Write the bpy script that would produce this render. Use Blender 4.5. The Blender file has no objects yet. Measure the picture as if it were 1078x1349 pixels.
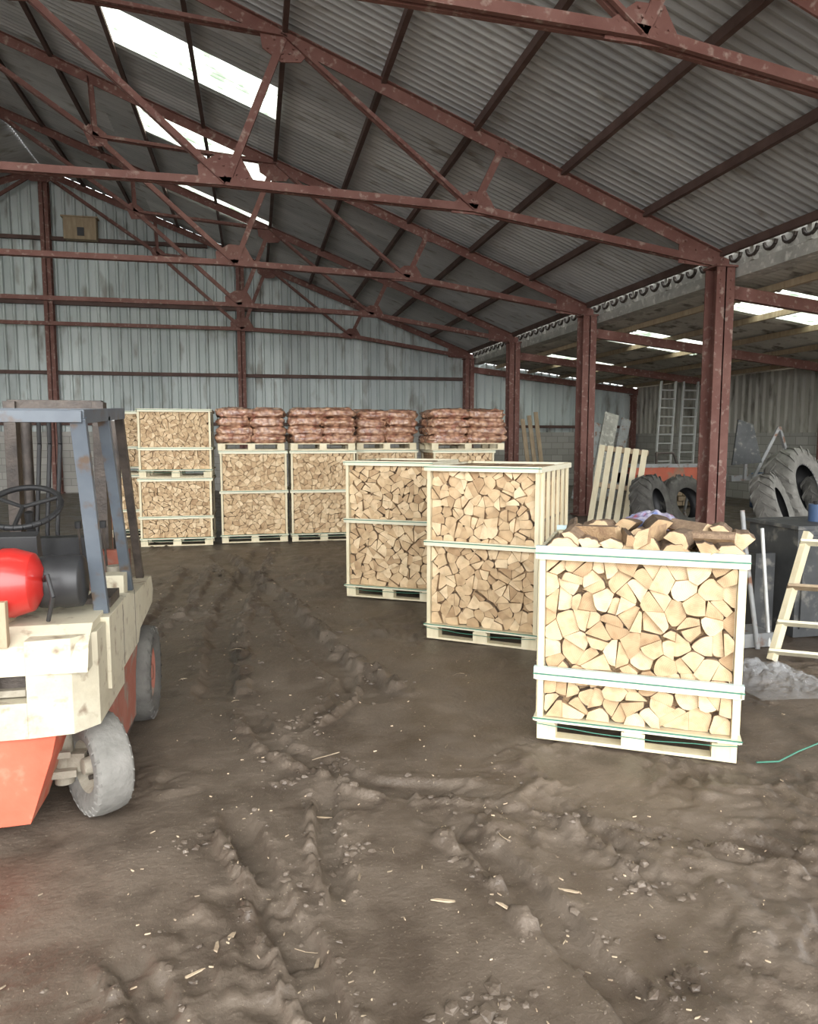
import bpy, math, random
import numpy as np
from mathutils import Vector, Matrix
random.seed(7); np.random.seed(7)
H=1.8
# ---------------------------------------------------------------- materials
def newmat(name):
    m=bpy.data.materials.new(name); m.use_nodes=True; nt=m.node_tree
    return m,nt,nt.nodes['Principled BSDF'],nt.nodes.new,nt.links.new
def mat(name,c1,c2=None,scale=5,rough=.7,metal=0,bump=0,bscale=None,detail=4,c3=None,s3=30,t3=.6,rnd=0,stretch=(1,1,1),coat=0,spec=.5,c4=None):
    m,nt,b,N,L=newmat(name)
    c2=c2 or tuple(x*.7 for x in c1)
    tc=N('ShaderNodeTexCoord'); mp=N('ShaderNodeMapping'); mp.inputs['Scale'].default_value=stretch
    L(tc.outputs['Object'],mp.inputs[0])
    n=N('ShaderNodeTexNoise'); n.inputs['Scale'].default_value=scale; n.inputs['Detail'].default_value=detail; n.inputs['Roughness'].default_value=.6
    L(mp.outputs[0],n.inputs['Vector'])
    r=N('ShaderNodeValToRGB'); r.color_ramp.elements[0].position=.32; r.color_ramp.elements[1].position=.68
    r.color_ramp.elements[0].color=(*c1,1); r.color_ramp.elements[1].color=(*c2,1)
    L(n.outputs['Fac'],r.inputs[0]); col=r.outputs[0]
    if c3:
        n3=N('ShaderNodeTexNoise'); n3.inputs['Scale'].default_value=s3; n3.inputs['Detail'].default_value=6
        L(mp.outputs[0],n3.inputs['Vector'])
        r3=N('ShaderNodeValToRGB'); r3.color_ramp.elements[0].position=t3-.05; r3.color_ramp.elements[1].position=t3+.09
        L(n3.outputs['Fac'],r3.inputs[0])
        mx=N('ShaderNodeMixRGB'); L(r3.outputs[0],mx.inputs[0]); L(col,mx.inputs[1]); mx.inputs[2].default_value=(*c3,1); col=mx.outputs[0]
    if c4:   # grime creeping up from the ground (real dirt: lower = muddier)
        sp=N('ShaderNodeSeparateXYZ'); L(tc.outputs['Object'],sp.inputs[0])
        mr=N('ShaderNodeMapRange'); mr.inputs[1].default_value=.15; mr.inputs[2].default_value=1.1; mr.inputs[3].default_value=.75; mr.inputs[4].default_value=.12; L(sp.outputs[2],mr.inputs[0])
        n4=N('ShaderNodeTexNoise'); n4.inputs['Scale'].default_value=9; n4.inputs['Detail'].default_value=8; n4.inputs['Roughness'].default_value=.75; L(tc.outputs['Object'],n4.inputs['Vector'])
        mu=N('ShaderNodeMath'); mu.operation='MULTIPLY'; L(mr.outputs[0],mu.inputs[0]); 
        r4=N('ShaderNodeMapRange'); r4.inputs[1].default_value=.3; r4.inputs[2].default_value=.72; L(n4.outputs['Fac'],r4.inputs[0]); L(r4.outputs[0],mu.inputs[1])
        mx=N('ShaderNodeMixRGB'); L(mu.outputs[0],mx.inputs[0]); L(col,mx.inputs[1]); mx.inputs[2].default_value=(*c4,1); col=mx.outputs[0]
    if rnd:
        at=N('ShaderNodeAttribute'); at.attribute_name='rnd'
        mr=N('ShaderNodeMapRange'); mr.inputs[3].default_value=1-rnd; mr.inputs[4].default_value=1+rnd; L(at.outputs['Fac'],mr.inputs[0])
        hv=N('ShaderNodeHueSaturation'); L(mr.outputs[0],hv.inputs['Value']); L(col,hv.inputs['Color']); col=hv.outputs[0]
    L(col,b.inputs['Base Color'])
    b.inputs['Roughness'].default_value=rough; b.inputs['Metallic'].default_value=metal
    b.inputs['Coat Weight'].default_value=coat; b.inputs['Specular IOR Level'].default_value=spec
    if bump:
        n2=N('ShaderNodeTexNoise'); n2.inputs['Scale'].default_value=bscale or scale*6; n2.inputs['Detail'].default_value=5
        L(mp.outputs[0],n2.inputs['Vector'])
        bp=N('ShaderNodeBump'); bp.inputs['Strength'].default_value=bump; bp.inputs['Distance'].default_value=.02
        L(n2.outputs['Fac'],bp.inputs['Height']); L(bp.outputs[0],b.inputs['Normal'])
    return m
STEEL=mat('rusty_red_steel',(.15,.06,.047),(.21,.10,.08),2.5,.75,bump=.2,c3=(.33,.24,.20),s3=11,t3=.62)
STEELD=mat('dark_purlin_steel',(.08,.045,.038),(.13,.078,.065),3,.8)
ROOF=mat('roof_sheet_metal',(.38,.385,.385),(.51,.515,.505),1.1,.5,rnd=.2,c3=(.25,.23,.20),s3=3,t3=.64,stretch=(.5,1.6,1))
WALLM=mat('wall_sheet_metal',(.43,.48,.47),(.55,.595,.58),1.2,.6,rnd=.14,c3=(.28,.28,.25),s3=2.5,t3=.60,stretch=(1,1,.35))
WALLG=mat('weathered_fibre_cement',(.36,.345,.30),(.50,.475,.42),1.5,.9,rnd=.15,c3=(.16,.145,.12),s3=3,t3=.58,stretch=(1,1,.3))
CONC=mat('weathered_concrete',(.50,.49,.44),(.33,.32,.285),3,.95,bump=.5,c3=(.66,.65,.59),s3=9,t3=.60)
PALE=mat('pale_new_softwood',(.76,.69,.49),(.64,.55,.36),3,.65,stretch=(4,4,.8),bump=.1,rnd=.08)
PALE2=mat('pale_softwood_rail',(.78,.74,.58),(.70,.65,.47),3,.6,stretch=(.8,3,6),bump=.1,rnd=.08)
OLDW=mat('old_weathered_wood',(.30,.22,.14),(.42,.33,.22),4,.85,stretch=(3,3,.6),bump=.2)
BARK=mat('bark_and_split_side',(.30,.19,.11),(.52,.36,.20),14,.9,bump=.6,rnd=.35)
BARKD=mat('dark_bark',(.18,.12,.08),(.30,.21,.135),22,.95,bump=.6,rnd=.35)
GREEN=mat('green_strap',(.04,.16,.11),(.06,.22,.15),8,.4)
MINT=mat('pale_strap_film',(.48,.62,.64),(.59,.71,.70),5,.35)
CREAM=mat('cream_paint_worn',(.53,.48,.35),(.60,.56,.43),2.0,.6,bump=.15,c3=(.26,.20,.14),s3=13,t3=.62,c4=(.22,.17,.125))
ORANGE=mat('orange_red_paint_worn',(.50,.09,.045),(.56,.14,.08),3,.65,bump=.15,c3=(.42,.25,.17),s3=6,t3=.59)
MAROON=mat('dirty_maroon_paint',(.26,.075,.045),(.31,.12,.085),5,.8,c3=(.24,.19,.15),s3=9,t3=.56)
RED=mat('glossy_red_cylinder',(.55,.025,.02),(.46,.025,.02),2,.35,coat=.3,c3=(.33,.06,.05),s3=7,t3=.64)
BLACK=mat('black_plastic',(.02,.02,.022),(.035,.035,.035),5,.45)
GUARD=mat('guard_blue_grey_paint',(.075,.09,.11),(.115,.135,.155),4,.5,c3=(.1,.07,.05),s3=12,t3=.60)
GREASE=mat('greasy_dark_metal',(.05,.042,.038),(.11,.09,.075),8,.5,metal=.4,bump=.2)
RUBBER=mat('dusty_rubber',(.075,.07,.065),(.14,.135,.12),6,.85,bump=.3)
RUBL=mat('dusty_light_rubber',(.14,.135,.12),(.23,.22,.20),5,.9,bump=.4)
HUB=mat('dusty_hub_metal',(.38,.35,.28),(.24,.21,.16),9,.8,bump=.3)
ALU=mat('aluminium',(.55,.56,.55),(.68,.68,.66),6,.45,metal=.3)
GREYM=mat('grey_machine_metal',(.24,.25,.255),(.34,.345,.34),5,.6,metal=.2,c3=(.2,.1,.06),s3=8,t3=.6)
DGREY=mat('dark_grey_cabinet',(.045,.048,.05),(.075,.078,.08),4,.6,c3=(.2,.19,.17),s3=8,t3=.62)
ORG2=mat('orange_machine_paint',(.55,.13,.07),(.46,.11,.06),4,.6,c3=(.3,.18,.12),s3=5,t3=.58)
BLUEP=mat('blue_plastic',(.05,.09,.18),(.07,.12,.22),4,.5)
STRAW=mat('straw_and_chips',(.52,.42,.29),(.32,.24,.165),20,.9,rnd=.45)
def bagfilm():
    m,nt,b,N,L=newmat('printed_plastic_sack')
    tc=N('ShaderNodeTexCoord'); n=N('ShaderNodeTexNoise'); n.inputs['Scale'].default_value=9; n.inputs['Detail'].default_value=2; L(tc.outputs['Object'],n.inputs['Vector'])
    r=N('ShaderNodeValToRGB'); e=r.color_ramp.elements; e[0].color=(.12,.16,.33,1); e[0].position=.35; e[1].position=.66; e[1].color=(.40,.10,.12,1); k=e.new(.48); k.color=(.42,.40,.47,1); k=e.new(.56); k.color=(.24,.22,.34,1)
    L(n.outputs['Fac'],r.inputs[0]); L(r.outputs[0],b.inputs['Base Color']); b.inputs['Roughness'].default_value=.2; return m
SACK=bagfilm()
def logend():
    m,nt,b,N,L=newmat('split_log_end_grain')
    a=N('ShaderNodeAttribute'); a.attribute_name='hv'
    ln=N('ShaderNodeVectorMath'); ln.operation='LENGTH'; L(a.outputs['Vector'],ln.inputs[0])
    tc=N('ShaderNodeTexCoord'); n=N('ShaderNodeTexNoise'); n.inputs['Scale'].default_value=18; n.inputs['Detail'].default_value=6; L(tc.outputs['Object'],n.inputs['Vector'])
    m1=N('ShaderNodeMath'); m1.operation='MULTIPLY_ADD'; L(ln.outputs['Value'],m1.inputs[0]); m1.inputs[1].default_value=620; 
    m0=N('ShaderNodeMath'); m0.operation='MULTIPLY'; L(n.outputs['Fac'],m0.inputs[0]); m0.inputs[1].default_value=5; L(m0.outputs[0],m1.inputs[2])
    sn=N('ShaderNodeMath'); sn.operation='SINE'; L(m1.outputs[0],sn.inputs[0])
    mr=N('ShaderNodeMapRange'); mr.inputs[1].default_value=-1; mr.inputs[3].default_value=.92; mr.inputs[4].default_value=1.05; L(sn.outputs[0],mr.inputs[0])
    at=N('ShaderNodeAttribute'); at.attribute_name='rnd'
    r=N('ShaderNodeValToRGB'); e=r.color_ramp.elements
    e[0].position=0; e[0].color=(.42,.275,.15,1); e[1].position=1; e[1].color=(.78,.61,.39,1)
    k=e.new(.15); k.color=(.55,.385,.22,1); k=e.new(.6); k.color=(.66,.485,.29,1)
    L(at.outputs['Fac'],r.inputs[0])
    mx=N('ShaderNodeMixRGB'); mx.blend_type='MULTIPLY'; mx.inputs[0].default_value=.5
    r2=N('ShaderNodeValToRGB'); r2.color_ramp.elements[0].position=.3; r2.color_ramp.elements[0].color=(.60,.50,.42,1); r2.color_ramp.elements[1].position=.55
    L(n.outputs['Fac'],r2.inputs[0]); L(r.outputs[0],mx.inputs[1]); L(r2.outputs[0],mx.inputs[2])
    mh=N('ShaderNodeMapRange'); mh.inputs[1].default_value=.0; mh.inputs[2].default_value=.07; mh.inputs[3].default_value=.80; mh.inputs[4].default_value=1.0; L(ln.outputs['Value'],mh.inputs[0])
    mm=N('ShaderNodeMath'); mm.operation='MULTIPLY'; L(mh.outputs[0],mm.inputs[0]); L(mr.outputs[0],mm.inputs[1])
    hs=N('ShaderNodeHueSaturation'); L(mm.outputs[0],hs.inputs['Value']); L(mx.outputs[0],hs.inputs['Color']); L(hs.outputs[0],b.inputs['Base Color'])
    b.inputs['Roughness'].default_value=.8
    bp=N('ShaderNodeBump'); bp.inputs['Strength'].default_value=.35; bp.inputs['Distance'].default_value=.01; L(n.outputs['Fac'],bp.inputs['Height']); L(bp.outputs[0],b.inputs['Normal'])
    return m
LOGEND=logend()
def netbag():
    m,nt,b,N,L=newmat('red_net_bag_logs')
    tc=N('ShaderNodeTexCoord')
    v=N('ShaderNodeTexVoronoi'); v.inputs['Scale'].default_value=12; L(tc.outputs['Object'],v.inputs['Vector'])
    r=N('ShaderNodeValToRGB'); e=r.color_ramp.elements; e[0].color=(.52,.27,.16,1); e[1].color=(.36,.13,.08,1); k=e.new(.5); k.color=(.62,.38,.24,1)
    L(v.outputs['Color'],r.inputs[0])
    r2=N('ShaderNodeValToRGB'); r2.color_ramp.elements[0].position=.3; r2.color_ramp.elements[1].position=.8; r2.color_ramp.elements[0].color=(1,1,1,1); r2.color_ramp.elements[1].color=(.35,.25,.25,1)
    L(v.outputs['Distance'],r2.inputs[0])
    mx=N('ShaderNodeMixRGB'); mx.blend_type='MULTIPLY'; mx.inputs[0].default_value=.8; L(r.outputs[0],mx.inputs[1]); L(r2.outputs[0],mx.inputs[2]); L(mx.outputs[0],b.inputs['Base Color'])
    b.inputs['Roughness'].default_value=.45; b.inputs['Coat Weight'].default_value=1; b.inputs['Coat Roughness'].default_value=.10; b.inputs['Coat IOR'].default_value=1.6
    n=N('ShaderNodeTexNoise'); n.inputs['Scale'].default_value=9; n.inputs['Detail'].default_value=3; L(tc.outputs['Object'],n.inputs['Vector'])
    bp=N('ShaderNodeBump'); bp.inputs['Strength'].default_value=.7; bp.inputs['Distance'].default_value=.05; L(v.outputs['Distance'],bp.inputs['Height']); bp.invert=True; L(bp.outputs[0],b.inputs['Normal'])
    b2=N('ShaderNodeBump'); b2.inputs['Strength'].default_value=.9; b2.inputs['Distance'].default_value=.06; L(n.outputs['Fac'],b2.inputs['Height']); L(b2.outputs[0],b.inputs['Coat Normal'])
    return m
NETBAG=netbag()
def sky_panel():
    m,nt,b,N,L=newmat('translucent_rooflight')
    t=N('ShaderNodeBsdfTranslucent'); tr=N('ShaderNodeBsdfTransparent')
    tc=N('ShaderNodeTexCoord'); n=N('ShaderNodeTexNoise'); n.inputs['Scale'].default_value=2.5; n.inputs['Detail'].default_value=5; L(tc.outputs['Object'],n.inputs['Vector'])
    r=N('ShaderNodeValToRGB'); r.color_ramp.elements[0].position=.34; r.color_ramp.elements[0].color=(.20,.25,.18,1); r.color_ramp.elements[1].position=.56; r.color_ramp.elements[1].color=(.74,.78,.68,1)
    L(n.outputs['Fac'],r.inputs[0]); L(r.outputs[0],t.inputs[0]); L(r.outputs[0],tr.inputs[0])
    mx=N('ShaderNodeMixShader'); mx.inputs[0].default_value=.30; L(t.outputs[0],mx.inputs[1]); L(tr.outputs[0],mx.inputs[2])
    L(mx.outputs[0],nt.nodes['Material Output'].inputs[0]); return m
SKYP=sky_panel()
def plasticwrap():
    m,nt,b,N,L=newmat('clear_plastic_film')
    b.inputs['Base Color'].default_value=(.6,.62,.64,1); b.inputs['Roughness'].default_value=.1; b.inputs['Alpha'].default_value=.20
    return m
PLASTIC=plasticwrap()
def blockm():
    m,nt,b,N,L=newmat('concrete_blockwork')
    tc=N('ShaderNodeTexCoord'); sp=N('ShaderNodeSeparateXYZ'); L(tc.outputs['Object'],sp.inputs[0])
    ad=N('ShaderNodeMath'); L(sp.outputs[0],ad.inputs[0]); L(sp.outputs[1],ad.inputs[1])
    cb=N('ShaderNodeCombineXYZ'); L(ad.outputs[0],cb.inputs[0]); L(sp.outputs[2],cb.inputs[1])
    br=N('ShaderNodeTexBrick'); br.inputs['Scale'].default_value=1; br.inputs['Brick Width'].default_value=.45; br.inputs['Row Height'].default_value=.225; br.inputs['Mortar Size'].default_value=.01
    br.inputs['Color1'].default_value=(.42,.40,.37,1); br.inputs['Color2'].default_value=(.33,.32,.29,1); br.inputs['Mortar'].default_value=(.24,.23,.21,1)
    L(cb.outputs[0],br.inputs[0]); L(br.outputs[0],b.inputs['Base Color']); b.inputs['Roughness'].default_value=.95
    bp=N('ShaderNodeBump'); bp.inputs['Strength'].default_value=.5; bp.invert=True; L(br.outputs['Fac'],bp.inputs['Height']); L(bp.outputs[0],b.inputs['Normal'])
    return m
BLOCK=blockm()
def groundm():
    m,nt,b,N,L=newmat('churned_mud')
    tc=N('ShaderNodeTexCoord')
    def noise(s,d=6,rg=.6):
        n=N('ShaderNodeTexNoise'); n.inputs['Scale'].default_value=s; n.inputs['Detail'].default_value=d; n.inputs['Roughness'].default_value=rg; L(tc.outputs['Object'],n.inputs['Vector']); return n
    n1=noise(.9,7,.65); n2=noise(3.2,7,.58); n3=noise(38,6)
    r=N('ShaderNodeValToRGB'); e=r.color_ramp.elements; e[0].position=.34; e[0].color=(.105,.081,.061,1); e[1].position=.66; e[1].color=(.175,.140,.109,1); L(n1.outputs['Fac'],r.inputs[0])
    r2=N('ShaderNodeValToRGB'); r2.color_ramp.elements[0].position=.36; r2.color_ramp.elements[0].color=(.62,.59,.57,1); r2.color_ramp.elements[1].position=.54; r2.color_ramp.elements[1].color=(1.08,1.07,1.05,1); L(n2.outputs['Fac'],r2.inputs[0])
    mx=N('ShaderNodeMixRGB'); mx.blend_type='MULTIPLY'; mx.inputs[0].default_value=.9; L(r.outputs[0],mx.inputs[1]); L(r2.outputs[0],mx.inputs[2])
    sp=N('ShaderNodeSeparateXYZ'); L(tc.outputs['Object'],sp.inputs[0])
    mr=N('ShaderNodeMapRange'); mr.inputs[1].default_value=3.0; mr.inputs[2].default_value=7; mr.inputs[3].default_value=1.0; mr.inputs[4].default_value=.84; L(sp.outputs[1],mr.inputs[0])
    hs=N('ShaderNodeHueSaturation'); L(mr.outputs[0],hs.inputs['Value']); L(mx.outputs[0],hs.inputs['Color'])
    v=N('ShaderNodeTexNoise'); v.inputs['Scale'].default_value=80; v.inputs['Detail'].default_value=2; L(tc.outputs['Object'],v.inputs['Vector'])
    rv=N('ShaderNodeValToRGB'); rv.color_ramp.elements[0].position=.67; rv.color_ramp.elements[1].position=.73; L(v.outputs['Fac'],rv.inputs[0])
    m2=N('ShaderNodeMixRGB'); L(rv.outputs[0],m2.inputs[0]); L(hs.outputs[0],m2.inputs[1]); m2.inputs[2].default_value=(.30,.245,.185,1)
    L(m2.outputs[0],b.inputs['Base Color'])
    rr=N('ShaderNodeMapRange'); rr.inputs[1].default_value=.35; rr.inputs[2].default_value=.62; rr.inputs[3].default_value=.33; rr.inputs[4].default_value=.62; L(n2.outputs['Fac'],rr.inputs[0]); L(rr.outputs[0],b.inputs['Roughness'])
    b.inputs['Specular IOR Level'].default_value=.55
    ad=N('ShaderNodeMath'); ad.operation='MULTIPLY_ADD'; L(n3.outputs['Fac'],ad.inputs[0]); ad.inputs[1].default_value=.22; L(n2.outputs['Fac'],ad.inputs[2])
    bp=N('ShaderNodeBump'); bp.inputs['Strength'].default_value=.55; bp.inputs['Distance'].default_value=.04; L(ad.outputs[0],bp.inputs['Height']); L(bp.outputs[0],b.inputs['Normal'])
    return m
GROUND=groundm()
# ---------------------------------------------------------------- mesh builder
class MB:
    def __init__(s): s.v=[];s.f=[];s.m=[];s.hv=[];s.r=[];s.sm=[];s.mats=[]
    def mi(s,mt):
        if mt not in s.mats: s.mats.append(mt)
        return s.mats.index(mt)
    def add(s,vs,fs,mt,rnd=None,hv=None,smooth=False):
        o=len(s.v); rnd=random.random() if rnd is None else rnd
        s.v+= [tuple(v) for v in vs]; s.r+=[rnd]*len(vs); s.hv+= hv if hv else [(0,0,0)]*len(vs)
        single=not isinstance(mt,list)
        for k,f in enumerate(fs):
            s.f.append([o+i for i in f]); s.m.append(s.mi(mt if single else mt[k])); s.sm.append(smooth)
    def box(s,lo,hi,mt,M=None,bev=0,rnd=None):
        x0,y0,z0=lo;x1,y1,z1=hi
        vs=[Vector(p) for p in ((x0,y0,z0),(x1,y0,z0),(x1,y1,z0),(x0,y1,z0),(x0,y0,z1),(x1,y0,z1),(x1,y1,z1),(x0,y1,z1))]
        if M: vs=[M@v for v in vs]
        s.add(vs,[(0,3,2,1),(4,5,6,7),(0,1,5,4),(1,2,6,5),(2,3,7,6),(3,0,4,7)],mt,rnd)
    def beam(s,a,b,w,h,mt,up=(0,0,1),off=(0,0)):
        a=Vector(a);b=Vector(b);d=b-a;l=d.length;y=d/l;up=Vector(up);x=y.cross(up)
        if x.length<1e-4: x=y.cross(Vector((1,0,0)))
        x.normalize(); z=x.cross(y)
        M=Matrix((x,y,z)).transposed().to_4x4(); M.translation=a
        s.box((-w/2+off[0],0,-h/2+off[1]),(w/2+off[0],l,h/2+off[1]),mt,M)
    def tee(s,a,b,w,h,mt,t=.012):
        s.beam(a,b,w,t,mt); s.beam(a,b,t*1.6,h,mt,off=(0,-h/2))
    def cyl(s,a,b,r,mt,n=16,r2=None,cap=True,smooth=True):
        a=Vector(a);b=Vector(b);d=(b-a).normalized();x=d.orthogonal().normalized();y=d.cross(x);r2=r if r2 is None else r2
        vs=[];
        for p,q in((a,r),(b,r2)):
            for i in range(n):
                t=2*math.pi*i/n; vs.append(p+x*math.cos(t)*q+y*math.sin(t)*q)
        s.add(vs,[(i,(i+1)%n,n+(i+1)%n,n+i) for i in range(n)],mt,smooth=smooth)
        if cap: s.add(vs,[tuple(range(n))[::-1],tuple(range(n,2*n))],mt)
    def tube(s,pts,r,mt,n=8):
        for a,b in zip(pts[:-1],pts[1:]): s.cyl(a,b,r,mt,n)
    def prism(s,poly,axis,lo,hi,mt,rnd=None):
        n=len(poly)
        def P(u,v,w): return {'x':(w,u,v),'y':(u,w,v),'z':(u,v,w)}[axis]
        vs=[P(u,v,lo) for u,v in poly]+[P(u,v,hi) for u,v in poly]
        s.add(vs,[tuple(range(n)),tuple(range(n,2*n))[::-1]]+[(i,n+i,n+(i+1)%n,(i+1)%n) for i in range(n)],mt,rnd)
    def revolve(s,prof,c,ax,mt,n=48,closed=False,smooth=True):
        ax=Vector(ax).normalized();x=ax.orthogonal().normalized();y=ax.cross(x);c=Vector(c);m=len(prof)
        vs=[c+ax*a+(x*math.cos(2*math.pi*i/n)+y*math.sin(2*math.pi*i/n))*r for i in range(n) for a,r in prof]
        fs=[(i*m+j,((i+1)%n)*m+j,((i+1)%n)*m+(j+1)%m,i*m+(j+1)%m) for i in range(n) for j in range(m if closed else m-1)]
        s.add(vs,fs,mt,smooth=smooth)
    def mesh(s,name,recalc=True):
        me=bpy.data.meshes.new(name); me.from_pydata(s.v,[],s.f)
        for m in s.mats: me.materials.append(m)
        me.polygons.foreach_set('material_index',s.m); me.polygons.foreach_set('use_smooth',s.sm)
        a=me.attributes.new('rnd','FLOAT','POINT'); a.data.foreach_set('value',s.r)
        a=me.attributes.new('hv','FLOAT_VECTOR','POINT'); a.data.foreach_set('vector',np.array(s.hv,dtype=np.float32).ravel())
        if recalc:
            import bmesh
            bm=bmesh.new(); bm.from_mesh(me); bmesh.ops.recalc_face_normals(bm,faces=bm.faces); bm.to_mesh(me); bm.free()
        me.update(); return me
    def obj(s,name,bevel=0,**k):
        return place(s.mesh(name,**k),name,bevel=bevel)
def place(me,name,loc=(0,0,0),rz=0,bevel=0):
    o=bpy.data.objects.new(name,me); bpy.context.collection.objects.link(o); o.location=loc; o.rotation_euler=(0,0,rz)
    if bevel:
        b=o.modifiers.new('bevel','BEVEL'); b.width=bevel; b.segments=2; b.limit_method='ANGLE'; b.angle_limit=.6
    return o
def vn(x,y,seed=0):
    xi=np.floor(x).astype(np.int64);yi=np.floor(y).astype(np.int64);fx=x-xi;fy=y-yi
    fx=fx*fx*(3-2*fx);fy=fy*fy*(3-2*fy)
    def h(a,b):
        n=(a*374761393+b*668265263+seed*1442695041)&0xffffffff; n=((n^(n>>13))*1274126177)&0xffffffff; return ((n^(n>>16))&0xffff)/65535.0
    return (h(xi,yi)*(1-fx)+h(xi+1,yi)*fx)*(1-fy)+(h(xi,yi+1)*(1-fx)+h(xi+1,yi+1)*fx)*fy
def fbm(x,y,o=4,seed=0):
    t=0;a=.5
    for i in range(o): t=t+a*vn(x*2**i+i*17.3,y*2**i-i*9.1,seed+i);a*=.5
    return t/(1-.5**o)
# ---------------------------------------------------------------- ground
xs=np.concatenate([np.arange(-20,-2.8,.3),np.arange(-2.8,4.6,.018),np.arange(4.6,14.2,.12)])
ys=np.concatenate([np.arange(-4,.9,.15),np.arange(.9,5,.014),np.arange(5,8,.03),np.arange(8,13,.06),np.arange(13,25.6,.25)])
X,Y=np.meshgrid(xs,ys)
Z=.035*(fbm(X*.7,Y*.7,3,1)-.5)+.020*(fbm(X*3,Y*3,2,5)-.5)
warp=fbm(X*2,Y*2,2,9)-.5
cl=fbm(X*9+warp*3,Y*7,3,12); mask=np.clip((fbm(X*1.3,Y*1.3,2,20)-.48)*6,0,1)
Z+= mask*.075*np.clip(cl-.50,0,1)
pl=fbm(X*6+warp*4,Y*4.5+warp*2,3,51); Z+=.018*np.clip((pl-.54)*16,0,1)*mask
pl2=fbm(X*11+warp*5,Y*8,3,71); Z-=.010*np.clip((pl2-.56)*16,0,1)*mask
cl2=fbm(X*26,Y*26,2,31); Z+=(.1+.8*mask)*.012*np.clip(cl2-.56,0,1)*2
smear=fbm(X*4+Y*1.5,Y*.9-X*.5,2,44); Z+=.014*(smear-.5)
RUTS=[]
def rut(pts,w,dep,rim,lug=.0,seed=0):
    global Z
    RUTS.append((pts,w))
    D=np.full(X.shape,99.);T=np.zeros(X.shape);S=np.zeros(X.shape);acc=0
    for (ax,ay),(bx,by) in zip(pts[:-1],pts[1:]):
        dx,dy=bx-ax,by-ay;l2=dx*dx+dy*dy;l=l2**.5
        t=np.clip(((X-ax)*dx+(Y-ay)*dy)/l2,0,1);px=X-ax-t*dx;py=Y-ay-t*dy;d=np.hypot(px,py)
        m=d<D;D[m]=d[m];T[m]=(acc+t*l)[m];S[m]=np.sign(px*dy-py*dx)[m];acc+=l
    n=fbm(X*7,Y*7,3,60+seed);end=np.clip(np.minimum(T,acc-T)/.25,0,1)
    D=D+ (n-.5)*w*.9
    Z-= end*dep*np.clip(1.6*(1-(D/w)**2),0,1)
    br=np.clip((fbm(X*9,Y*9,4,80+seed)-.42)*9,0,1)
    r=np.clip(1.5-((D-w*1.3)/(w*.5))**2*1.5,0,1)*br*(.6+.4*S)
    Z+= end*rim*r*(.7+.6*(fbm(X*24,Y*24,2,90+seed)))
    if lug: Z+=end*lug*(np.abs(((T+D*.6)*9)%1-.5)*2-.5)*np.clip(1-D/w,0,1)*(n*2-.4).clip(0,1)
rut([(-.15,3.5),(.0,2.9),(.2,2.1),(.45,1.2)],.075,.045,.042,.012,1)
rut([(.33,3.7),(.28,3.2),(.3,2.6)],.06,.04,.042,.010,2)
rut([(.85,3.3),(1.05,2.6),(1.2,1.7)],.085,.04,.044,.012,3)
rut([(1.4,3.3),(1.55,2.8),(1.6,2.4)],.06,.034,.036,.010,4)
rut([(.6,2.0),(.8,1.6),(1.1,1.4)],.09,.04,.044,.010,5)
rut([(.2,4.4),(.55,4.9),(.7,5.6)],.07,.034,.040,0,6)
rut([(-.3,5.0),(-.35,7),(-.2,9),(.1,12)],.15,.05,.035,.015,7)
rut([(.9,4.8),(.5,6),(.2,8),(-.6,11.5)],.15,.05,.035,.015,8)
rut([(-1.2,6.5),(-.9,8),(-.8,10.5)],.15,.05,.035,.015,9)
rut([(1.9,3.0),(2.3,2.5),(2.6,2.0)],.09,.03,.032,.010,10)
rut([(-.5,2.6),(-.2,1.9),(.0,1.3)],.07,.034,.036,.010,11)
rut([(-.1,4.9),(.1,4.2),(.6,3.6),(1.2,3.4)],.09,.03,.03,.010,12)
Z=Z-.014
ny,nx=X.shape; idx=np.arange(nx*ny).reshape(ny,nx)
F=np.stack([idx[:-1,:-1],idx[:-1,1:],idx[1:,1:],idx[1:,:-1]],-1).reshape(-1,4)
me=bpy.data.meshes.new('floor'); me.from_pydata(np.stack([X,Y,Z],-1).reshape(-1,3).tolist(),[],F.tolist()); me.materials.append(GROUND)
me.polygons.foreach_set('use_smooth',[True]*len(me.polygons)); place(me,'floor')
def gz(x,y):
    i=min(max(np.searchsorted(ys,y),0),ny-1);j=min(max(np.searchsorted(xs,x),0),nx-1);return float(Z[i,j])
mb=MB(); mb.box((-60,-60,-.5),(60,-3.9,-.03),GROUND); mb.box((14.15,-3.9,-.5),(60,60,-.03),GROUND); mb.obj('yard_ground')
foot=[(2.35,4.15,1.0),(2.1,6.6,1.05),(1.7,8.3,1.0),(-1.2,3.7,.75),(-1.2,4.8,.75),(4.9,5.8,1.0),(4.5,4.9,.7),(3.7,4.6,.6)]
def clear(x,y): return not any((x-a)**2+(y-b)**2<c*c for a,b,c in foot)
mb=MB()
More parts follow.
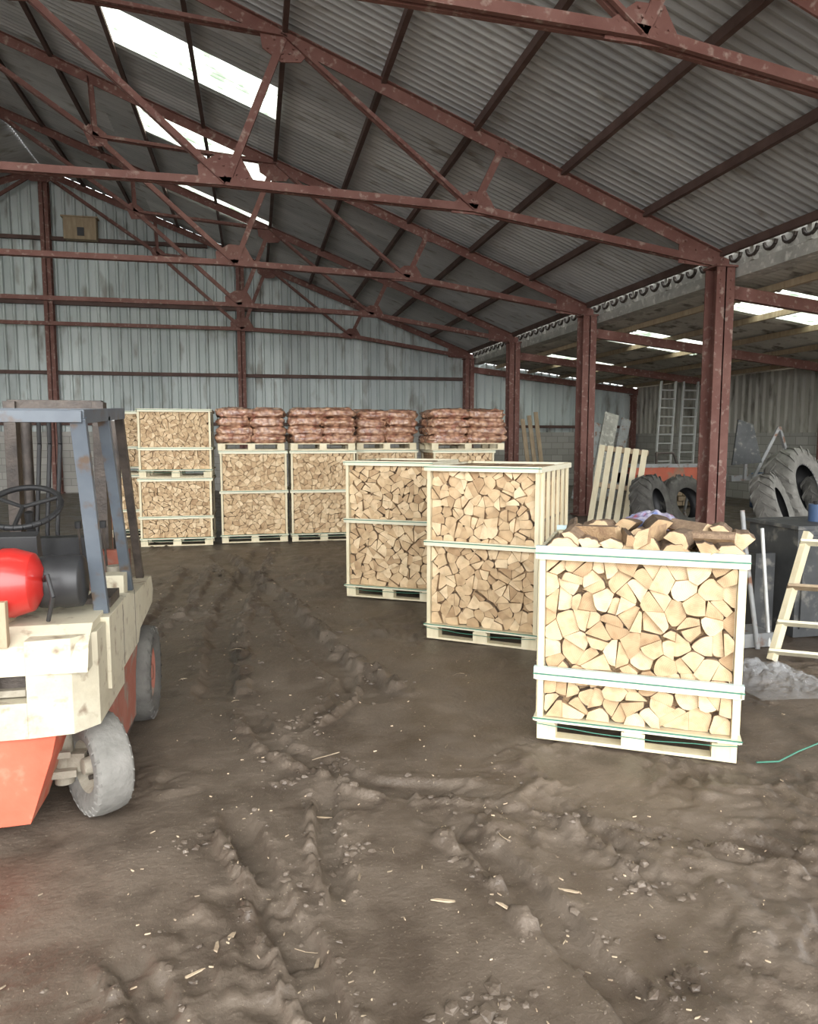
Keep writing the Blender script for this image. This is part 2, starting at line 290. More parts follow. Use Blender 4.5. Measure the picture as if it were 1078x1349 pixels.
def clod(x,y,r):
    z=gz(x,y); u=5;vs=[];sq=random.uniform(.4,.7)
    vs.append(Vector((0,0,1)))
    for a in (.9,.1):
        for b in range(u):
            t=2*math.pi*b/u+a; vs.append(Vector((math.cos(t)*math.sqrt(1-min(a,.95)**2*.8),math.sin(t)*math.sqrt(1-min(a,.95)**2*.8),a*.85))*random.uniform(.7,1.25))
    for b in range(u):
        t=2*math.pi*b/u; vs.append(Vector((math.cos(t)*.9,math.sin(t)*.9,-.5)))
    M=Matrix.Translation((x,y,z+r*.05))@Matrix.Rotation(random.uniform(0,6),4,'Z')@Matrix.Diagonal((r*random.uniform(.8,1.7),r,r*sq,1))
    fs=[(0,1+b,1+(b+1)%u) for b in range(u)]
    for k in (0,1):
        o=1+k*u; fs+=[(o+b,o+u+b,o+u+(b+1)%u,o+(b+1)%u) for b in range(u)]
    mb.add([M@v for v in vs],fs,GROUND,smooth=False)
for pts,w in RUTS:
    for (a,b) in zip(pts[:-1],pts[1:]):
        L_=math.hypot(b[0]-a[0],b[1]-a[1])
        for i in range(int(L_*45)):
            t=random.random(); nx_,ny_=-(b[1]-a[1])/L_,(b[0]-a[0])/L_; o=random.choice((-1,1))*random.gauss(w*1.4,w*.5)
            x=a[0]+(b[0]-a[0])*t+nx_*o;y=a[1]+(b[1]-a[1])*t+ny_*o
            if clear(x,y): clod(x,y,.004+.019*random.random()**3)
for (cx,cy,n,sp_) in ((.69,2.06,34,.07),(.35,3.0,22,.07),(.42,3.9,22,.09),(.1,3.75,16,.06),(1.5,2.55,18,.07),(-.35,3.2,14,.06),(.25,4.5,20,.12),(-.2,1.75,16,.07),(1.35,2.0,14,.06)):
    for i in range(n):
        x=cx+random.gauss(0,sp_);y=cy+random.gauss(0,sp_*.7)
        if clear(x,y): clod(x,y,.006+.024*random.random()**2)
for i in range(1000):
    y=.9+random.random()**1.5*8; x=random.uniform(-.5*y*.9,.85*y)
    if clear(x,y) and float(fbm(np.array([x*1.3]),np.array([y*1.3]),2,20)[0])>.48: clod(x,y,.003+.014*random.random()**4)
cnt=0
def chip(x,y,l,w,a):
    z=gz(x,y)+.004
    M=Matrix.Translation((x,y,z))@Matrix.Rotation(a,4,'Z')@Matrix.Rotation(random.uniform(-.2,.2),4,'Y')
    p=[(-l/2,-w*.3),(0,-w/2),(l/2,-w*.1),(l*.4,w*.4),(-l*.3,w/2)]
    vs=[M@Vector((u,v,h)) for h in (-.002,.003) for u,v in p]; mb.add(vs,[(0,1,2,3,4),(9,8,7,6,5)]+[(i,(i+1)%5,5+(i+1)%5,5+i) for i in range(5)],STRAW)
while cnt<760:
    y=1.0+random.random()**1.6*9; x=random.uniform(-.5*y*.9,.85*y)
    if not clear(x,y): continue
    cnt+=1; long=cnt%30==0
    l,w=(random.uniform(.05,.13),.003) if long else (random.uniform(.005,.024),random.uniform(.002,.005))
    if cnt%60==7: l,w=random.uniform(.06,.10),random.uniform(.010,.016)
    a=random.uniform(0,math.pi)
    if long:
        z=gz(x,y)+.004; c=Vector((math.cos(a),math.sin(a),0))*l/2; k=Vector((-c.y,c.x,0))*.25
        p=[Vector((x,y,z))-c,Vector((x,y,z+.004))-c*.3+k,Vector((x,y,z+.004))+c*.3+k,Vector((x,y,z))+c]
        mb.tube(p,.0013,STRAW,5)
    else: chip(x,y,l,w,a)
chip(.70,2.60,.13,.016,-.1); chip(.92,2.50,.11,.014,-.9); chip(-.25,2.4,.10,.010,.4); chip(-.12,2.55,.05,.02,1.0); chip(.3,3.4,.12,.008,-.3); chip(.36,4.0,.16,.007,.05)
mb.obj('mud_clods_and_wood_chips')
# ---------------------------------------------------------------- shell
Y0=5.93;S=4.8;YB=25.13;YF=-3.67
RX,RZ=-6.2,8.07+H; EX,EZ=7.37,2.87+H; SL=(RZ-EZ)/(EX-RX); LX=2*RX-EX
LOX,LOZ=13.95,1.77+H; LHX,LHZ=8.0,2.55+H
def rz(x): return RZ-abs(x-RX)*SL
def corr(mb,a,b,u0,u1,fn,pitch,amp,mt,prof='sin',seg=1):
    if prof=='sin': pts=[(k/6,math.sin(2*math.pi*k/6)) for k in range(6)]
    else: pts=[(0,-1),(.6,-1),(.72,1),(.9,1)]
    us=[];n=int((u1-u0)/pitch)+1
    for i in range(n):
        for p,hh in pts:
            u=u0+(i+p)*pitch
            if u<u1: us.append((u,hh))
    us.append((u1,-1 if prof!='sin' else 0))
    grp=max(1,int(round(1.0/pitch)))*len(pts); i=0
    while i<len(us)-1:
        ch=us[i:i+grp+1]; vs=[]
        for u,hh in ch:
            for t in (a,b):
                p,nn=fn(u,t); vs.append(p+nn*hh*amp)
        mb.add(vs,[(2*k,2*k+2,2*k+3,2*k+1) for k in range(len(ch)-1)],mt); i+=grp
nR=Vector((SL,0,1)).normalized(); nL=Vector((-SL,0,1)).normalized()
def fR(y,x): return Vector((x,y,rz(x)+.16)),nR
def fL(y,x): return Vector((x,y,rz(x)+.16)),nL
def slope(mb,cuts_,x0,x1,s0,s1,fn):
    mt=ROOF if fn is not fO else WALLG
    xm=[x0]+[v for v in np.arange(x0+3.2,x1-1,3.2)]+[x1]
    cuts=[YF]+[v for p in cuts_ for v in p]+[YB+.1]
    for i in range(len(cuts)-1):
        a,b=cuts[i],cuts[i+1]
        if i%2==0:
            for p,q in zip(xm[:-1],xm[1:]): corr(mb,p,q,a,b,fn,.152,.024,mt)
        else:
            corr(mb,x0,s0,a,b,fn,.152,.024,mt); corr(mb,s1,x1,a,b,fn,.152,.024,mt); corr(mb,s0,s1,a,b,fn,.152,.024,SKYP)
lsl=(LHZ-LOZ)/(LOX-LHX); nO=Vector((lsl,0,1)).normalized()
def fO(y,x): return Vector((x,y,LHZ-(x-LHX)*lsl+.05)),nO
mb=MB()
slope(mb,[(-1.5,-.2),(3.2,4.5),(12.7,13.95),(16.25,17.6),(20.35,21.5)],RX,EX+.12,-2.22,.55,fR)
slope(mb,[(1.0,2.2),(5.8,7.0),(10.2,11.3),(14.6,15.6),(19.0,20.2),(22.2,23.2)],LX-.2,RX,-12.5,-8.5,fL)
slope(mb,[(-3,-1.7),(1.8,3.1),(6.6,7.9),(11.15,12.9),(16.0,17.7),(21.1,22.7)],LHX,LOX+.3,8.9,11.4,fO)
mb.obj('ceiling',recalc=False)
mb=MB()
def fB(x,t):
    top=rz(x)+.16 if x<EX else (LHZ-(x-LHX)*lsl+.04 if x>LHX else EZ)
    return Vector((x,YB+.1,1.95+(top-1.95)*t)),Vector((0,-1,0))
corr(mb,0,1,LX,RX,fB,.30,.035,WALLM,'trap'); corr(mb,0,1,RX,LOX,fB,.30,.035,WALLM,'trap')
mb.box((LX-.1,YB,-.2),(LOX+.1,YB+.2,1.95),BLOCK)
mb.obj('wall_back',recalc=False)
mb=MB()
def fS(y,t): return Vector((LOX+.05,y,1.9+(LOZ+.02-1.9)*t)),Vector((-1,0,0))
corr(mb,0,1,10.73,YB+.1,fS,.30,.03,WALLG,'trap'); mb.box((LOX-.05,10.73,-.2),(LOX+.15,YB,1.9),BLOCK); mb.obj('wall_right',recalc=False)
mb=MB()
def fW(y,t): return Vector((LX-.05,y,1.9+(EZ+.1-1.9)*t)),Vector((1,0,0))
corr(mb,0,1,YF,YB+.1,fW,.30,.03,WALLM,'trap'); mb.box((LX-.15,YF,-.2),(LX+.05,YB,1.9),BLOCK); mb.obj('wall_left',recalc=False)
mb=MB(); 
for side in (1,-1):
    for k in range(0,10):
        x=RX+side*(13.57-k*1.37); z=rz(x)+.06
        mb.box((x-.028,YF,z-.06),(x+.028,YB,z+.05),STEELD); mb.box((x-.028,YF,z-.068),(x+.045,YB,z-.058),STEELD)
for x in (8.5,9.7,10.9,12.2,13.4):
    z=LHZ-(x-LHX)*lsl-.03; mb.box((x-.04,YF,z-.06),(x+.04,YB,z+.05),OLDW)
mb.obj('roof_purlins')
mb=MB()
for z in (2.2,3.8,5.95,7.9):
    hw=(RZ-z)/SL-.3 if z>EZ else 13.5
    mb.box((RX-hw,YB-.06,z-.05),(RX+hw if z>EZ else EX,YB+.06,z+.06),STEELD)
mb.box((EX,YB-.06,2.1),(LOX,YB+.06,2.2),STEELD)
mb.obj('wall_girts')
NB=[(-.30,5.28),(3.24,5.15),(3.73,6.15),(.52,7.27),(-2.85,7.52)]
B_,C_,CP,M_,G_=NB; E_=(EX,EZ); R_=(RX,RZ); GP=(-2.9,rz(-2.9)-.02)
def gus(mb,cx0,cz0,y,pts):
    poly=[(cx0+a,cz0+b) for a,b in pts]
    mb.prism(poly,'y',y-.010,y+.010,STEEL)
    cx=sum(p[0] for p in poly)/len(poly);cz=sum(p[1] for p in poly)/len(poly)
    for p in poly:
        for q in (.35,.75):
            a=(cx+(p[0]-cx)*q,y-.03,cz+(p[1]-cz)*q); mb.cyl(a,(a[0],y+.03,a[2]),.017,STEEL,6)
def truss(k):
    y=Y0+(k-1)*S
    if k==5: y=YB-.35
    mb=MB()
    for sg in (1,-1):
        def P(p): return (RX+sg*(p[0]-RX),y,p[1])
        mb.tee(P((EX+.05,EZ+.02)),P((RX,RZ+.02)),.16,.17,STEEL,.014)
        def angle(a,b,w):
            a=Vector(P(a));b=Vector(P(b))
            for o in (-.022,.022):
                a2=a+Vector((0,o,0));b2=b+Vector((0,o,0)); mb.beam(a2,b2,.010,w,STEEL)
                mb.beam(a2,b2,.05,.010,STEEL,off=(.025 if o>0 else -.025,-w/2))
        angle((EX-.05,EZ-.12),C_,.12); angle(C_,B_,.12); angle(B_,(RX,5.28),.11)
        angle(B_,G_,.09); angle(G_,(RX+.1,RZ-.15),.09)
        angle(C_,CP,.10); angle(C_,M_,.065); angle(B_,M_,.10); angle(M_,G_,.07); angle(G_,GP,.09)
        def g(c,pts): gus(mb,RX+sg*(c[0]-RX),c[1],y,[(sg*a,b) for a,b in pts])
        g(C_,[(-.34,-.08),(.34,-.10),(.32,.03),(.20,.24),(-.06,.24),(-.30,.07)])
        g(B_,[(-.36,-.06),(.36,-.08),(.36,.05),(.20,.34),(-.12,.36),(-.38,.20)])
        g(G_,[(-.22,.08),(-.1,-.2),(.22,-.18),(.2,.05),(.03,.18),(-.12,.2)])
        g(M_,[(-.35,.13),(.38,-.15),(.22,-.34),(-.05,-.36),(-.3,-.2)])
        g(CP,[(-.25,.08),(.25,-.11),(.05,-.26),(-.16,-.22)])
        g(E_,[(-.75,.27),(.15,-.05),(.15,-.20),(-.75,-.14)])
    gus(mb,R_[0],R_[1],y,[(-.5,-.22),(0,0),(.5,-.22),(.25,-.4),(-.25,-.4)])
    mb.obj('roof_truss')
for k in range(0,6): truss(k)
def column(x,y,top,w=.30):
    mb=MB(); t=.022
    mb.box((x-w/2,y-w/2,0),(x+w/2,y-w/2+t,top),STEEL); mb.box((x-w/2,y+w/2-t,0),(x+w/2,y+w/2,top),STEEL); mb.box((x-.012,y-w/2,0),(x+.012,y+w/2,top),STEEL)
    mb.box((x-w/2-.05,y-w/2-.05,0),(x+w/2+.05,y+w/2+.05,.03),STEEL); mb.box((x-w/2-.03,y-w/2-.03,top-.02),(x+w/2+.03,y+w/2+.03,top+.01),STEEL)
    for z in np.arange(top-.5,top,.14): 
        for dx in(-.09,.09): mb.cyl((x+dx,y-w/2-.012,z),(x+dx,y-w/2,z),.016,STEEL,6)
    mb.obj('steel_column')
for k in range(-1,6):
    y=Y0+(k-1)*S if k<5 else YB-.3
    if k==-1: y=YF+.2
    column(EX,y,EZ-.18,.32); column(LX,y,EZ-.18,.32)
    column(LOX-.25,y,LOZ-.25,.18)
for x in (-12,-6.15,-.35): column(x,YB-.12,rz(x)-.15 ,.26)
mb=MB()
for k in range(-1,6):
    y=Y0+(k-1)*S if 0<=k<5 else (YB-.3 if k==5 else YF+.2)
    mb.beam((EX+.17,y,LHZ-.24),(LOX-.1,y,LOZ-.14),.12,.2,STEEL)
mb.obj('lean_to_rafters')
mb=MB(); gx=7.80
poly=[(gx-.24,4.90),(gx-.17,4.90),(gx-.12,4.62),(gx+.12,4.62),(gx+.17,4.78),(gx+.22,4.78),(gx+.17,4.52),(gx-.17,4.52)]
mb.prism(poly,'y',YF,YB,CONC)
mb.box((gx-.22,YF,4.32),(gx+.10,YB,4.50),CONC)
for y in np.arange(-3,YB,.40):
    pts=[Vector((gx-.26,y+.13*math.cos(t),4.68+.11*math.sin(t))) for t in np.linspace(math.pi,2*math.pi,7)]
    mb.tube(pts,.03,GREASE,6); mb.cyl((gx-.28,y,4.74),(gx-.2,y,4.74),.045,CONC,8)
for y in np.arange(-3,YB,1.2): mb.box((gx-.27,y-.04,4.5),(gx+.22,y+.04,4.88),CONC)
mb.obj('concrete_valley_gutter')
mb=MB(); mb.box((-5.6,YB-.32,7.85),(-4.65,YB-.02,8.5),OLDW); mb.box((-5.66,YB-.36,8.5),(-4.6,YB-.02,8.54),OLDW); mb.box((-5.2,YB-.345,7.95),(-5.0,YB-.32,8.2),BLACK); mb.obj('owl_nest_box')
# ---------------------------------------------------------------- firewood
def clip(poly,nx_,ny_,c):
    out=[];n=len(poly)
    for i in range(n):
        a=poly[i];b=poly[(i+1)%n];da=a[0]*nx_+a[1]*ny_-c;db=b[0]*nx_+b[1]*ny_-c
        if da<=0: out.append(a)
        if da*db<0: t=da/(da-db); out.append((a[0]+(b[0]-a[0])*t,a[1]+(b[1]-a[1])*t))
    return out
def area(p): return .5*sum(p[i][0]*p[(i+1)%len(p)][1]-p[(i+1)%len(p)][0]*p[i][1] for i in range(len(p)))
def cells(w,h,cell,rg):
    big=cell*1.25; pts=[]; ax=1.25; nyy=max(1,int(h/big*1.12)); nxx=max(1,int(w/big/ax*1.12))
    for j in range(nyy):
        for i in range(nxx+(j%2)):
            pts.append(((i+.5-.5*(j%2)+rg.uniform(-.38,.38))*w/nxx,(j+.5+rg.uniform(-.38,.38))*h/nyy))
    out=[]
    for i,p in enumerate(pts):
        poly=[(0,0),(w,0),(w,h),(0,h)]
        for j,q in enumerate(pts):
            if i==j: continue
            dx,dy=q[0]-p[0],q[1]-p[1]
            if dx*dx+dy*dy>(big*4.5)**2: continue
            c=(q[0]**2+q[1]**2-p[0]**2-p[1]**2)/2
            poly=clip(poly,dx,dy,c)
            if len(poly)<3: break
        if len(poly)>=3: out.append(poly)
    fin=[]
    def split(p,dep):
        A=area(p); tgt=cell*cell
        if len(p)<3 or A<tgt*rg.uniform(1.1,1.9) or dep>3: fin.append(p); return
        cx=sum(v[0] for v in p)/len(p);cy=sum(v[1] for v in p)/len(p)
        far=max(p,key=lambda v:(v[0]-cx)**2+(v[1]-cy)**2); base=math.atan2(far[1]-cy,far[0]-cx)
        el=math.hypot(far[0]-cx,far[1]-cy)/math.sqrt(A)
        if el<.85 and rg.random()<.65: a=base+rg.uniform(-.15,.15)
        else: a=base+math.pi/2+rg.uniform(-.6,.6)
        nx_,ny_=-math.sin(a),math.cos(a)
        c=(cx*nx_+cy*ny_)+rg.uniform(-.06,.06)*cell
        split(clip(p,nx_,ny_,c),dep+1); split(clip(p,-nx_,-ny_,-c),dep+1)
    for p in out: split(p,0)
    res=[]
    for p in fin:
        if len(p)<3 or area(p)<.0006: continue
        q=p;n=len(p);g=rg.uniform(.0,.0012)
        for i in range(n):
            a=p[i];b=p[(i+1)%n];dx,dy=b[0]-a[0],b[1]-a[1];l=math.hypot(dx,dy)
            if l<1e-5: continue
            nx_,ny_=dy/l,-dx/l; q=clip(q,nx_,ny_,a[0]*nx_+a[1]*ny_-g)
            if len(q)<3: break
        if len(q)<3 or area(q)<.0005: continue
        r=[]
        for v in q:
            if not r or math.hypot(v[0]-r[-1][0],v[1]-r[-1][1])>.016: r.append(v)
        if len(r)>3 and math.hypot(r[0][0]-r[-1][0],r[0][1]-r[-1][1])<.016: r.pop()
        if len(r)>=3: res.append(r)
    return res
def wedge(p,rg,N=12):
    """turn a convex cell into a split log: straight riven faces meeting at the pith, bark arc on the far side"""
    n=len(p);best=0;bs_=-9
    for i in range(n):
        a=Vector(p[i-1])-Vector(p[i]);b=Vector(p[(i+1)%n])-Vector(p[i]);an=a.angle(b)
        sc_=-abs(an-1.25)+.3*rg.random()
        if sc_>bs_: bs_=sc_;best=i
    h=Vector(p[best]); q=[Vector(p[(best+k)%n])-h for k in range(1,n)]
    a0=math.atan2(q[0].y,q[0].x); a1=math.atan2(q[-1].y,q[-1].x)
    while a1<a0: a1+=2*math.pi
    dist=[]
    angs=[a0+(a1-a0)*k/(N-1) for k in range(N)]
    for k in range(N):
        t=min(max(angs[k],a0+1e-4),a1-1e-4); d=Vector((math.cos(t),math.sin(t))); best_r=None
        for u,v in zip(q[:-1],q[1:]):
            e=v-u; den=d.x*e.y-d.y*e.x
            if abs(den)<1e-9: continue
            r=(u.x*e.y-u.y*e.x)/den; s_=(u.x*d.y-u.y*d.x)/den
            if -1e-6<=s_<=1+1e-6 and r>0 and (best_r is None or r<best_r): best_r=r
        dist.append((t,best_r or min(x.length for x in q)))
    mn=min(r for t,r in dist);mxr=max(r for t,r in dist); R=mn+(mxr-mn)*rg.uniform(.70,.95)
    # soft minimum keeps some belly instead of a hard cut
    arc=[(t,min(r,R)*(1+.012*math.sin(5*t+R*50)),r>=R*.97) for t,r in dist]
    return (h.x,h.y),arc
def addlog(mb,arc,h,y0,y1,rg,M=None,tilt=.012,bark=None):
    rn=rg.random(); bark=rg.random()<.55 if bark is None else bark
    outer=[h]+[(h[0]+r*math.cos(t),h[1]+r*math.sin(t)) for t,r,_ in arc]; n=len(outer)
    th=rg.uniform(.002,.0045) if bark else .0
    tx=rg.uniform(-tilt,tilt)/.1;tz=rg.uniform(-tilt,tilt)/.1
    def F(x,z): return Vector((x,y0+(x-h[0])*tx+(z-h[1])*tz,z))
    hvf=lambda L_:[(x-h[0],z-h[1],0) for x,z in L_]
    vs=[F(x,z) for x,z in outer]+[Vector((x,y1,z)) for x,z in outer]
    fs=[tuple(range(n,2*n))[::-1]]+[(i,n+i,n+(i+1)%n,(i+1)%n) for i in range(n)]
    ms=[LOGEND]+[BARK]+[BARKD if bark else BARK]*(n-2)+[BARK]
    if bark:
        inner=[h]+[(h[0]+(r-(th if b else .0006))*math.cos(t),h[1]+(r-(th if b else .0006))*math.sin(t)) for t,r,b in arc]
        m0=len(vs); vs+=[F(x,z) for x,z in inner]
        fs.append(tuple(range(m0,m0+n))); ms.append(LOGEND)
        for i in range(1,n-1): fs.append((i,i+1,m0+i+1,m0+i)); ms.append(BARKD)
        hv=hvf(outer)*2+hvf(inner)
    else:
        fs.append(tuple(range(n))); ms.append(LOGEND); hv=hvf(outer)*2
    if M: vs=[M@v for v in vs]
    mb.add(vs,fs,ms,rn,hv)
def crate(name,w,d,h,mids,cell,seed,heap=False,dbl=False,slats=True,mint=False):
    rg=random.Random(seed); mb=MB(); ph=.135
    for y in (0,d/2-.045,d-.09):
        mb.box((0,y,0),(w,y+.09,.018),PALE)
        for x in (0,w/2-.065,w-.13): mb.box((x,y,.018),(x+.13 if x else x+.11,y+.09,.10),PALE)
    for x in (0,w/2-.05,w-.1): mb.box((x,0,.10),(x+.1,d,.117),PALE)
    for y in np.linspace(0,d-.1,6): mb.box((0,y,.117),(w,y+.1,ph),PALE)
    for p in cells(w-.07,h-ph-.02,cell,rg):
        hh,arc=wedge(p,rg)
        hh=(hh[0]+.035,hh[1]+ph+.003)
        addlog(mb,arc,hh,.018+rg.random()**1.5*.04,d-.03-rg.uniform(0,.03),rg,tilt=.010)
    mb.box((.06,.085,ph+.01),(w-.06,d-.085,h-.06),BARK)
    t=.022
    for y0,y1 in ((-.002,.07),(d-.07,d+.002)):
        for x in (0,w-.032): mb.box((x,y0,.02),(x+.032,y1,h),PALE)
    rh=.05
    zs=[h-rh]+[m for m in mids]+[ph-.02]
    for i,z in enumerate(zs):
        last=i==len(zs)-1
        hh=.022 if last else rh
        for y0 in (-t,d):
            mb.box((-.012,y0,z),(w+.012,y0+t,z+hh),PALE2)
            if dbl and not last: mb.box((-.02,y0-.010 if y0<0 else y0,z+hh*.95),(w+.02,y0+t,z+hh*1.6),MINT if mint else PALE2)
        for x0 in (-t,w): mb.box((x0,-t,z+.003),(x0+t,d+t,z+hh-.003),PALE2)
        e=.003
        for y0 in (-t-e,d+t): mb.box((-t-e,y0,z+hh*.62),(w+t+e,y0+e,z+hh*.62+.008),GREEN)
    if slats:
        for x0 in (-.018,w):
            for y in np.linspace(.07,d-.14,6): mb.box((x0,y,.12),(x0+.018,y+.06,h-.002),PALE)
    pts=[Vector((w*i/10,-t-.008,ph-.035-.02*math.sin(math.pi*i/10)+.008*rg.random())) for i in range(11)]; mb.tube(pts,.003,GREEN,6)
    if heap:
        def lg(r,sp,a0): return [(a0+sp*i/9,r*(1+.05*math.sin(i*2.1+r*90)),True) for i in range(10)]
        for row in range(3):
            x=.04
            while x<w-.06:
                r=rg.uniform(.075,.11); sp=rg.choice([1.5,1.9,2.4,3.1]); a0=math.pi/2-sp/2+rg.uniform(-.4,.4)
                xs_=[r*math.cos(a0),r*math.cos(a0+sp),0,r if a0<0 else 0]; wdt=max(max(xs_),0)-min(min(xs_),0); wdt=max(wdt,.09)
                M=Matrix.Translation((x+wdt/2,.0+row*.33+rg.uniform(-.03,.06),h-.02+rg.uniform(-.01,.02)))@Matrix.Rotation(rg.uniform(-.15,.15),4,'Z')@Matrix.Rotation(rg.uniform(-.08,.04),4,'X')
                addlog(mb,lg(r,sp,a0),(0,0),0,.27,rg,M,bark=True); x+=wdt*rg.uniform(.86,.98)
        for row in range(2):
            x=.10
            while x<w-.15:
                r=rg.uniform(.065,.09); sp=rg.choice([1.5,2.2,3.1]); a0=math.pi/2-sp/2+rg.uniform(-1.2,1.2)
                M=Matrix.Translation((x+r,.16+row*.34+rg.uniform(-.08,.08),h+.06+rg.uniform(-.015,.015)))@Matrix.Rotation(rg.choice([rg.uniform(-.3,.3),rg.uniform(-.5,.2),rg.uniform(-.3,.3),rg.uniform(.8,1.5)]),4,'Z')@Matrix.Rotation(rg.uniform(-.1,.1),4,'X')
                addlog(mb,lg(r,sp,a0),(0,0),-.12,.13,rg,M,bark=True); x+=rg.uniform(.12,.19)
        n1,n2=26,16;vs=[]
        for i in range(n1):
            for j in range(n2):
                u,v=i/(n1-1),j/(n2-1); z=h+.04+.115*math.sin(math.pi*u)**.5*math.sin(math.pi*v)**.5*(.6+.8*float(fbm(np.array([u*9.]),np.array([v*6.]),3,9)[0]))
                vs.append((.40+u*.46,.72+v*.26,z))
        mb.add(vs,[(i*n2+j,(i+1)*n2+j,(i+1)*n2+j+1,i*n2+j+1) for i in range(n1-1) for j in range(n2-1)],SACK)
    return mb.mesh(name)
fc=crate('firewood_crate_open_top',1.10,1.0,1.14,[.37],.092,3,heap=True,dbl=True,slats=True,mint=True)
place(fc,'firewood_crate',(1.62,3.96,0),-math.radians(30),.0)
tall=crate('firewood_crate_tall',1.0,1.15,1.55,[.84],.078,11)
tall2=crate('firewood_crate_tall_b',1.0,1.0,1.53,[.84],.076,12)
place(tall,'firewood_crate',(1.48,6.23,0),-math.radians(36)); place(tall2,'firewood_crate',(.99,8.10,0),-math.radians(31))
ft=crate('firewood_crate_far',1.10,1.0,1.56,[.84],.074,21,slats=False); ft2=crate('firewood_crate_far_b',1.10,1.0,1.56,[.84],.074,22,slats=False)
sm=crate('firewood_crate_small_logs',1.14,1.0,1.12,[.45],.062,31,slats=False); sm2=crate('firewood_crate_small_logs_b',1.14,1.0,1.12,[.45],.062,32,slats=False)
place(ft,'firewood_crate',(-.57,12.6,0)); place(ft2,'firewood_crate',(.60,12.55,0)); place(ft,'firewood_crate',(1.77,12.9,0)); place(ft2,'firewood_crate',(3.05,12.35,0),.0)
for (x,y,a,b) in ((-1.85,12.45,sm,sm2),(-2.55,13.75,sm2,sm)):
    place(a,'firewood_crate',(x,y,0)); place(b,'firewood_crate',(x+.01,y+.01,1.125),.005)
def bagstack(seed,w,d):
    rg=random.Random(seed); mb=MB()
    for y in (0,d/2-.045,d-.09):
        mb.box((0,y,0),(w,y+.09,.018),PALE)
        for x in (0,w/2-.06,w-.12): mb.box((x,y,.018),(x+.12,y+.09,.10),PALE)
    for y in np.linspace(0,d-.1,6): mb.box((0,y,.10),(w,y+.1,.118),PALE)
    nu,nv=30,18
    for lay in range(4):
        for i in range(2):
            for j in range(2):
                cx=w*(.25+.5*i)+rg.uniform(-.03,.03);cy=d*(.25+.5*j);cz=.12+.07+lay*.145+rg.uniform(-.012,.012)
                rx,ry,rzz=w*.275+rg.uniform(-.01,.02),d*.28,.088; vs=[]
                for a in range(nv+1):
                    ph=-math.pi/2+math.pi*a/nv
                    for b in range(nu):
                        th=2*math.pi*b/nu
                        def pw(t,e): return math.copysign(abs(t)**e,t)
                        x=pw(math.cos(ph),.55)*pw(math.cos(th),.45);y=pw(math.cos(ph),.55)*pw(math.sin(th),.45);z=pw(math.sin(ph),.7)
                        u=np.array([th*3+lay*3.3+i*7]);v=np.array([ph*4+j*5+seed])
                        n=float(vn(u,v,seed+lay)[0])-.5; k=1+.18*n
                        vs.append((cx+x*rx*k,cy+y*ry*k,cz+z*rzz*(1+.6*n)))
                fs=[(a*nu+b,a*nu+(b+1)%nu,(a+1)*nu+(b+1)%nu,(a+1)*nu+b) for a in range(nv) for b in range(nu)]
                mb.add(vs,fs,NETBAG,smooth=True)
    return mb.mesh('net_bag_stack')
bs=[bagstack(1,1.1,1.0),bagstack(2,1.1,1.0),bagstack(3,1.08,1.0),bagstack(4,1.32,1.0)]
for o,(x,y) in zip(bs,((-.60,12.58),(.60,12.55),(1.78,12.9),(3.0,12.3))): place(o,'net_bag_pallet',(x,y,1.565))
# ---------------------------------------------------------------- tyres
def wheel(mb,c,ax,R,w,rim,rub,hubm,lug=0,nl=20,dish=.03):
    c=Vector(c);ax=Vector(ax).normalized()
    prof=[(-w*.38,rim),(-w*.5,rim+(R-rim)*.35),(-w*.5,R*.90),(-w*.42,R*.97),(-w*.2,R),(w*.2,R),(w*.42,R*.97),(w*.5,R*.90),(w*.5,rim+(R-rim)*.35),(w*.38,rim)]
    mb.revolve(prof,c,ax,rub,48)
    if hubm: mb.revolve([(-w*.38,rim*1.01),(-w*.30,rim*.9),(-dish,rim*.75),(-dish,rim*.35),(-w*.42,rim*.3),(-w*.42,.001)],c,ax,hubm,32); mb.revolve([(w*.38,rim*1.01),(w*.30,rim*.9),(dish,rim*.75),(dish,rim*.35),(w*.42,rim*.3),(w*.42,.001)],c,ax,hubm,32)
    else: mb.revolve([(-w*.38,rim),(-w*.40,rim+.02),(-w*.42,R*.86),(w*.42,R*.86),(w*.40,rim+.02),(w*.38,rim)],c,ax,BLACK,40)
    if hubm:
        x=ax.orthogonal().normalized();y=ax.cross(x)
        for i in range(6):
            t=i*math.pi/3;p=c+(x*math.cos(t)+y*math.sin(t))*rim*.55
            mb.cyl(p-ax*(dish+.02),p+ax*(dish+.02),.012,GREASE,6)
    if lug:
        x=ax.orthogonal().normalized();y=ax.cross(x)
        for i in range(nl*2):
            t=2*math.pi*i/(nl*2);sg=1 if i%2 else -1
            def P(a,tt,r): return c+ax*a+(x*math.cos(tt)+y*math.sin(tt))*r
            dt=.32;wd=math.pi/nl*.42
            vs=[]
            for (aa,tt,r) in ((sg*.0,t,R-.01),(sg*w*.46,t+dt,R*.95),(sg*w*.53,t+dt*1.15,R*.84)):
                for s_ in (-wd/2,wd/2):
                    vs.append(P(aa,tt+s_,r-.01)); vs.append(P(aa,tt+s_,r+lug))
            fs=[(1,3,7,5),(5,7,11,9),(0,1,5,4),(4,5,9,8),(2,6,7,3),(6,10,11,7),(0,2,3,1),(8,9,11,10)]
            mb.add(vs,fs,rub)
def tyre(name,c,ax,R,w,rim,rub):
    mb=MB(); wheel(mb,(0,0,0),ax,R,w,rim,rub,None,lug=.045,nl=18)
    o=mb.obj(name,recalc=True); o.location=c
tyre('tractor_tyre',(9.75,11.6,.79),(.45,-.85,.28),.80,.50,.46,RUBL)
tyre('tractor_tyre',(8.55,10.7,.58),(.62,-.72,.35),.60,.36,.34,RUBL)
